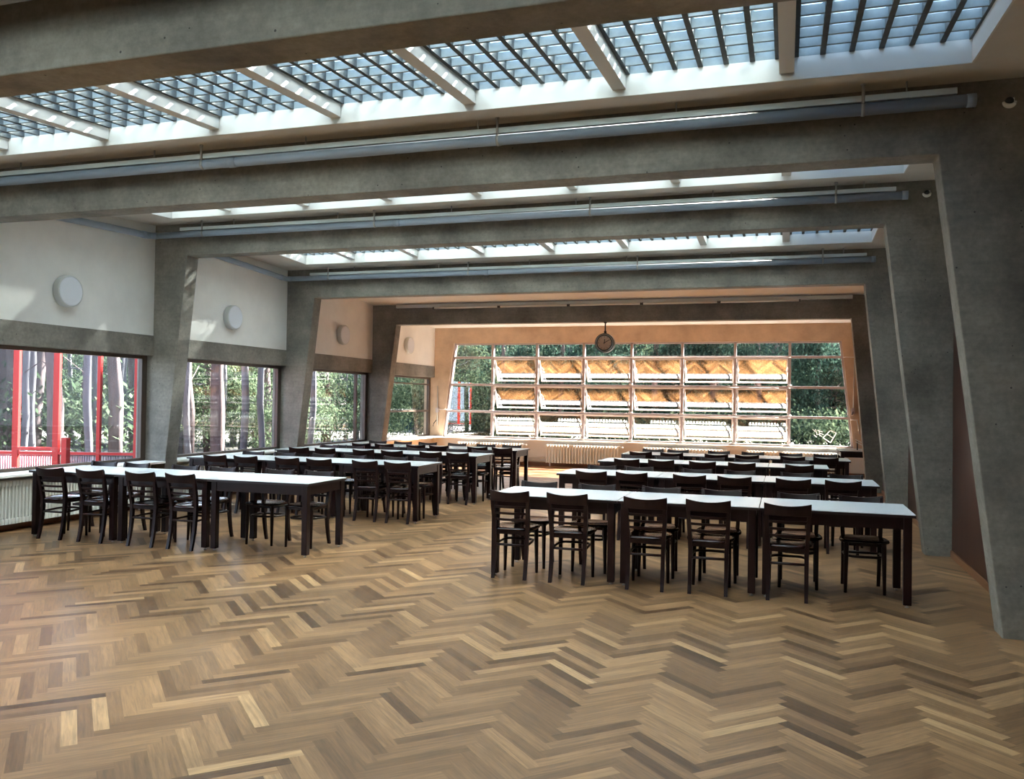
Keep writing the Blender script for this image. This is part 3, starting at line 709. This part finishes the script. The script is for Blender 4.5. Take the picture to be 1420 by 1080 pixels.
# pale slats of a folded stand propped on the separate table
root = thing('folded_stand', 'pale slanted bars of a folded stand lying on the separate dark table', 'stand', (1.42, 17.9, .75))
for dzz in (0, .045):
    bm = NB(); add_hex(bm, [(-.11, -.03, .15+dzz), (.12, -.03, .03+dzz), (.12, .03, .03+dzz), (-.11, .03, .15+dzz), (-.11, -.03, .165+dzz), (.12, -.03, .045+dzz), (.12, .03, .045+dzz), (-.11, .03, .165+dzz)]); obj('bar', bm, 'tray', root)
bm = NB(); add_tube(bm, [(.10, 0, 0), (.10, 0, .09)], .012, 8); add_tube(bm, [(-.08, 0, 0), (-.08, 0, .17)], .012, 8); obj('support', bm, 'black', root)

# ------------------------------------------------------------------ outside: ground, red glazed front, trees
bm = NB(); add_box(bm, -70, 60, -30, 90, -.5, -.25)
# leave the building footprint alone: ground sits below the slab
tag(obj('ground', bm, 'ground'), 'sunlit forest ground outside', kind='structure')
fw = Vector((-math.sin(YAW), math.cos(YAW), 0)); rt = Vector((math.cos(YAW), math.sin(YAW), 0))
org = fw*13.5
def wp(px, z, dd=0): lat = (px-710)/1185*(13.5+dd); p = org+rt*lat+fw*dd; return (p.x, p.y, z)
red = thing('glazed_corridor_front', 'red steel framed glass front outside the first side window', None, wp(0, 0)); 
if 'category' in red: del red['category']
red['kind'] = 'structure'
ro = Vector(wp(0, 0))
def rb(name, bm, m='red'):
    bmesh.ops.translate(bm, verts=bm.verts[:], vec=-ro); return obj(name, bm, m, red)
def upright(px, wpx, z0, z1, dd=0, dp=.07):
    a, b = Vector(wp(px-wpx/2, 0, dd)), Vector(wp(px+wpx/2, 0, dd)); n = fw*dp
    bm = NB(); add_hex(bm, [(*(a.xy), z0), (*(b.xy), z0), (*((b+n).xy), z0), (*((a+n).xy), z0), (*(a.xy), z1), (*(b.xy), z1), (*((b+n).xy), z1), (*((a+n).xy), z1)]); return bm
for px, wd in ((-90, 8), (-32, 6), (22, 8), (137, 4.5), (190, 7.5)): rb('post', upright(px, wd, -.25 if px < 0 else .45, 3.0))
rb('post', upright(78, 8, -.25, 3.0)); rb('post', upright(90, 7, -.25, .95, -.6, .12))
for z0, z1, pa, pb in ((.66, .70, -90, 200), (2.95, 3.05, -90, 200), (.72, .77, 22, 78)):
    rb('rail', upright((pa+pb)/2, pb-pa, z0, z1, .005, .06))
g = rb('pane', upright(55, 290, .70, 2.95, .03, .006), 'glassC')
# radiator inside the glazed corridor
bm = NB()
for i in range(75):
    px = -30+i*3.3
    if 78 < px < 92 or px > 205: continue
    a = Vector(wp(px, .2, .35)); add_tube(bm, [(a.x, a.y, .15), (a.x, a.y, .64)], .016, 6)
a, b = Vector(wp(-32, .66, .35)), Vector(wp(205, .66, .35))
add_tube(bm, [(a.x, a.y, .65), (b.x, b.y, .65)], .035, 8); add_tube(bm, [(a.x, a.y, .15), (b.x, b.y, .15)], .03, 8)
for px in (-20, 60, 130, 195): a = Vector(wp(px, 0, .35)); add_tube(bm, [(a.x, a.y, -.25), (a.x, a.y, .15)], .02, 6)
tag(obj('outdoor_radiator', bm, 'frame'), 'white radiator rows behind the red glazed front', 'radiator')

def trunk_mesh(h, r, seed, nb=0):
    rd = random.Random(seed); bm = NB(); pts = []; rads = []; x = y = 0
    for i in range(13):
        t = i/12; pts.append((x, y, h*t)); rads.append(r*(1-.55*t)*(1+.1*rd.uniform(-1, 1))); x += rd.uniform(-.06, .06)*h/12*1.5; y += rd.uniform(-.06, .06)*h/12*1.5
    add_tube(bm, pts, rads, 10)
    for b in range(nb):
        i = rd.randint(3, 12); p = Vector(pts[i]); a = rd.uniform(0, 6.28); l_ = rd.uniform(.4, 1.5)
        q = [p, p+Vector((math.cos(a)*l_*.5, math.sin(a)*l_*.5, rd.uniform(-.1, .2))), p+Vector((math.cos(a+.3)*l_, math.sin(a+.3)*l_, rd.uniform(-.4, .3)))]
        add_tube(bm, q, [.022, .014, .006], 5)
    return bm
def crown_mesh(n, rx, rz, z0, size, seed, clumps=26):
    rd = random.Random(seed); bm = NB(); cs = []
    for _ in range(clumps):
        a = rd.uniform(0, 6.28); rr = rx*math.sqrt(rd.random()); cs.append((rr*math.cos(a), rr*math.sin(a), z0+rz*rd.random(), rd.uniform(.35, .8)))
    for i in range(n):
        cx_, cy_, cz_, cr_ = cs[rd.randrange(clumps)]
        p = Vector((cx_+rd.gauss(0, cr_*.6), cy_+rd.gauss(0, cr_*.6), cz_+rd.gauss(0, cr_*.45)))
        u = Vector((rd.gauss(0, 1), rd.gauss(0, 1), rd.gauss(0, 1))).normalized(); v, w_ = frame_from(u); s = size*rd.uniform(.6, 1.4)
        vs = [bm.verts.new(p+u*s), bm.verts.new(p+v*s*.42), bm.verts.new(p-u*s), bm.verts.new(p-v*s*.42)]
        bm.faces.new(vs)
    return bm
def make_tree(name, label, group, h, r, seed, bark, lf, n, rx, rz, z0, size, nb):
    root = thing(name, label, 'tree', (0, 0, -.25), 0, group)
    obj('trunk', trunk_mesh(h, r, seed, nb), bark, root)
    obj('foliage', crown_mesh(n, rx, rz, z0, size, seed+99), lf, root, fix=False)
    return root
protos = {
    'pine': make_tree('pine_tree', 'tall bare-trunked pine in the wood outside the side windows', 'pines outside the side windows', 11, .17, 1, 'bark', 'leaf2', 2200, 1.6, 3.0, 8.0, .10, 9),
    'thin': make_tree('pine_tree', 'slender grey pine trunk in the wood outside the side windows', 'slender trunks outside the side windows', 10, .085, 2, 'bark2', 'leaf2', 1500, 1.2, 3.2, 6.6, .10, 9),
    'broad': make_tree('broadleaf_tree', 'bushy sunlit green tree outside the windows', 'leafy trees outside the windows', 5.2, .11, 3, 'bark2', 'leaf1', 11000, 2.1, 4.6, .5, .06, 10),
    'back': make_tree('broadleaf_tree', 'leafy tree of the dark wood beyond the end window', 'trees beyond the end window', 5.6, .13, 4, 'bark', 'leaf2', 10000, 2.4, 5.0, .6, .08, 8),
    'bush': make_tree('bush', 'low leafy bush in the undergrowth outside the windows', 'bushes outside', .8, .03, 5, 'bark2', 'leaf1', 2600, .9, 1.0, .2, .06, 6),
}
used = set()
def put(kind, x, y, s=1.0):
    p = protos[kind]
    if kind in used: o = dup(p, (x, y, -.25), R()*6.28, p['label'])
    else: used.add(kind); o = p; o.location = (x, y, -.25); o.rotation_euler = (0, 0, R()*6.28)
    o.scale = (s, s, s*random.uniform(.9, 1.1)); return o
# trunks outside the side windows, placed along sight lines into the wood
rd = random.Random(21)
pts = []
def free(x, y, d): return all((x-a)**2+(y-b)**2 > d*d for a, b in pts)
cnt = 0
while cnt < 74:
    ang = rd.uniform(math.radians(112), math.radians(160)); dist = rd.uniform(15.5, 30)
    x, y = math.cos(ang)*dist, math.sin(ang)*dist
    if x > -13.2 or not free(x, y, .95): continue
    pts.append((x, y)); put('pine' if rd.random() < .45 else 'thin', x, y, rd.uniform(.85, 1.25)); cnt += 1
cnt = 0
while cnt < 22:
    ang = rd.uniform(math.radians(110), math.radians(160)); dist = rd.uniform(24, 40)
    x, y = math.cos(ang)*dist, math.sin(ang)*dist
    if x > -16 or not free(x, y, 1.6) or (ang > math.radians(129) and dist < 33): continue
    pts.append((x, y)); put('broad', x, y, rd.uniform(.8, 1.2)); cnt += 1
for x, y, s in ((-13.5, 21.5, .9), (-12.6, 24.5, .9), (-15.5, 19.5, .8), (-12.0, 18.6, .55), (-17, 24, .8), (-11.5, 27.5, 1.0), (-14.5, 28.0, 1.0)): put('broad', x, y, s)
for i in range(16):
    ang = rd.uniform(math.radians(112), math.radians(158)); dist = rd.uniform(16, 26); x, y = math.cos(ang)*dist, math.sin(ang)*dist
    if x < -12.8 and (ang < math.radians(128) or i % 3 == 0): put('bush', x, y, rd.uniform(.8, 1.5))
for k_, ang in enumerate((117.6, 119.2, 121.0, 122.6, 124.0, 125.4, 126.9, 128.3, 130.2, 132.6, 134.1, 136.8)):
    dist = 17.5+(k_*1.7) % 4.1; x, y = math.cos(math.radians(ang))*dist, math.sin(math.radians(ang))*dist
    if x < -10.0: put('thin' if k_ % 3 else 'pine', x, y, .95)
# wood beyond the end window
for i in range(11): put('back', -11.5+i*1.75+rd.uniform(-.4, .4), 30.5+rd.uniform(-.8, .8), rd.uniform(.8, 1.0))
for i in range(10): put('broad', -13+i*2.3+rd.uniform(-.5, .5), 34+rd.uniform(-1, 1), rd.uniform(1.0, 1.25))
for i in range(9): put('back', -14+i*2.8+rd.uniform(-.5, .5), 38+rd.uniform(-1, 1), rd.uniform(1.2, 1.45))
for i in range(6): put('pine', -10+i*2.4+rd.uniform(-.7, .7), 32.4+rd.uniform(-.8, .8), .9)
for i in range(9): put('bush', -10.5+i*1.6+rd.uniform(-.5, .5), 27.5+rd.uniform(-.8, .8), rd.uniform(.8, 1.3))
# rising wooded slope far behind
bm = NB(); nxx = 60; pv = None
for i in range(nxx+1):
    a = math.radians(62+115*i/nxx); rr = 52+3*math.sin(i*1.7); cur = [bm.verts.new((math.cos(a)*(rr+d), math.sin(a)*(rr+d), z+rd.uniform(-.5, .5)*(z > 0))) for d, z in ((0, -.5), (1.5, 3.0), (4, 6), (9, 8.5), (20, 9))]
    if pv:
        for j in range(4): f = bm.faces.new((pv[j], cur[j], cur[j+1], pv[j+1])); f.smooth = True
    pv = cur
tag(obj('hill', bm, 'hill'), 'dark wooded slope far outside', kind='structure')
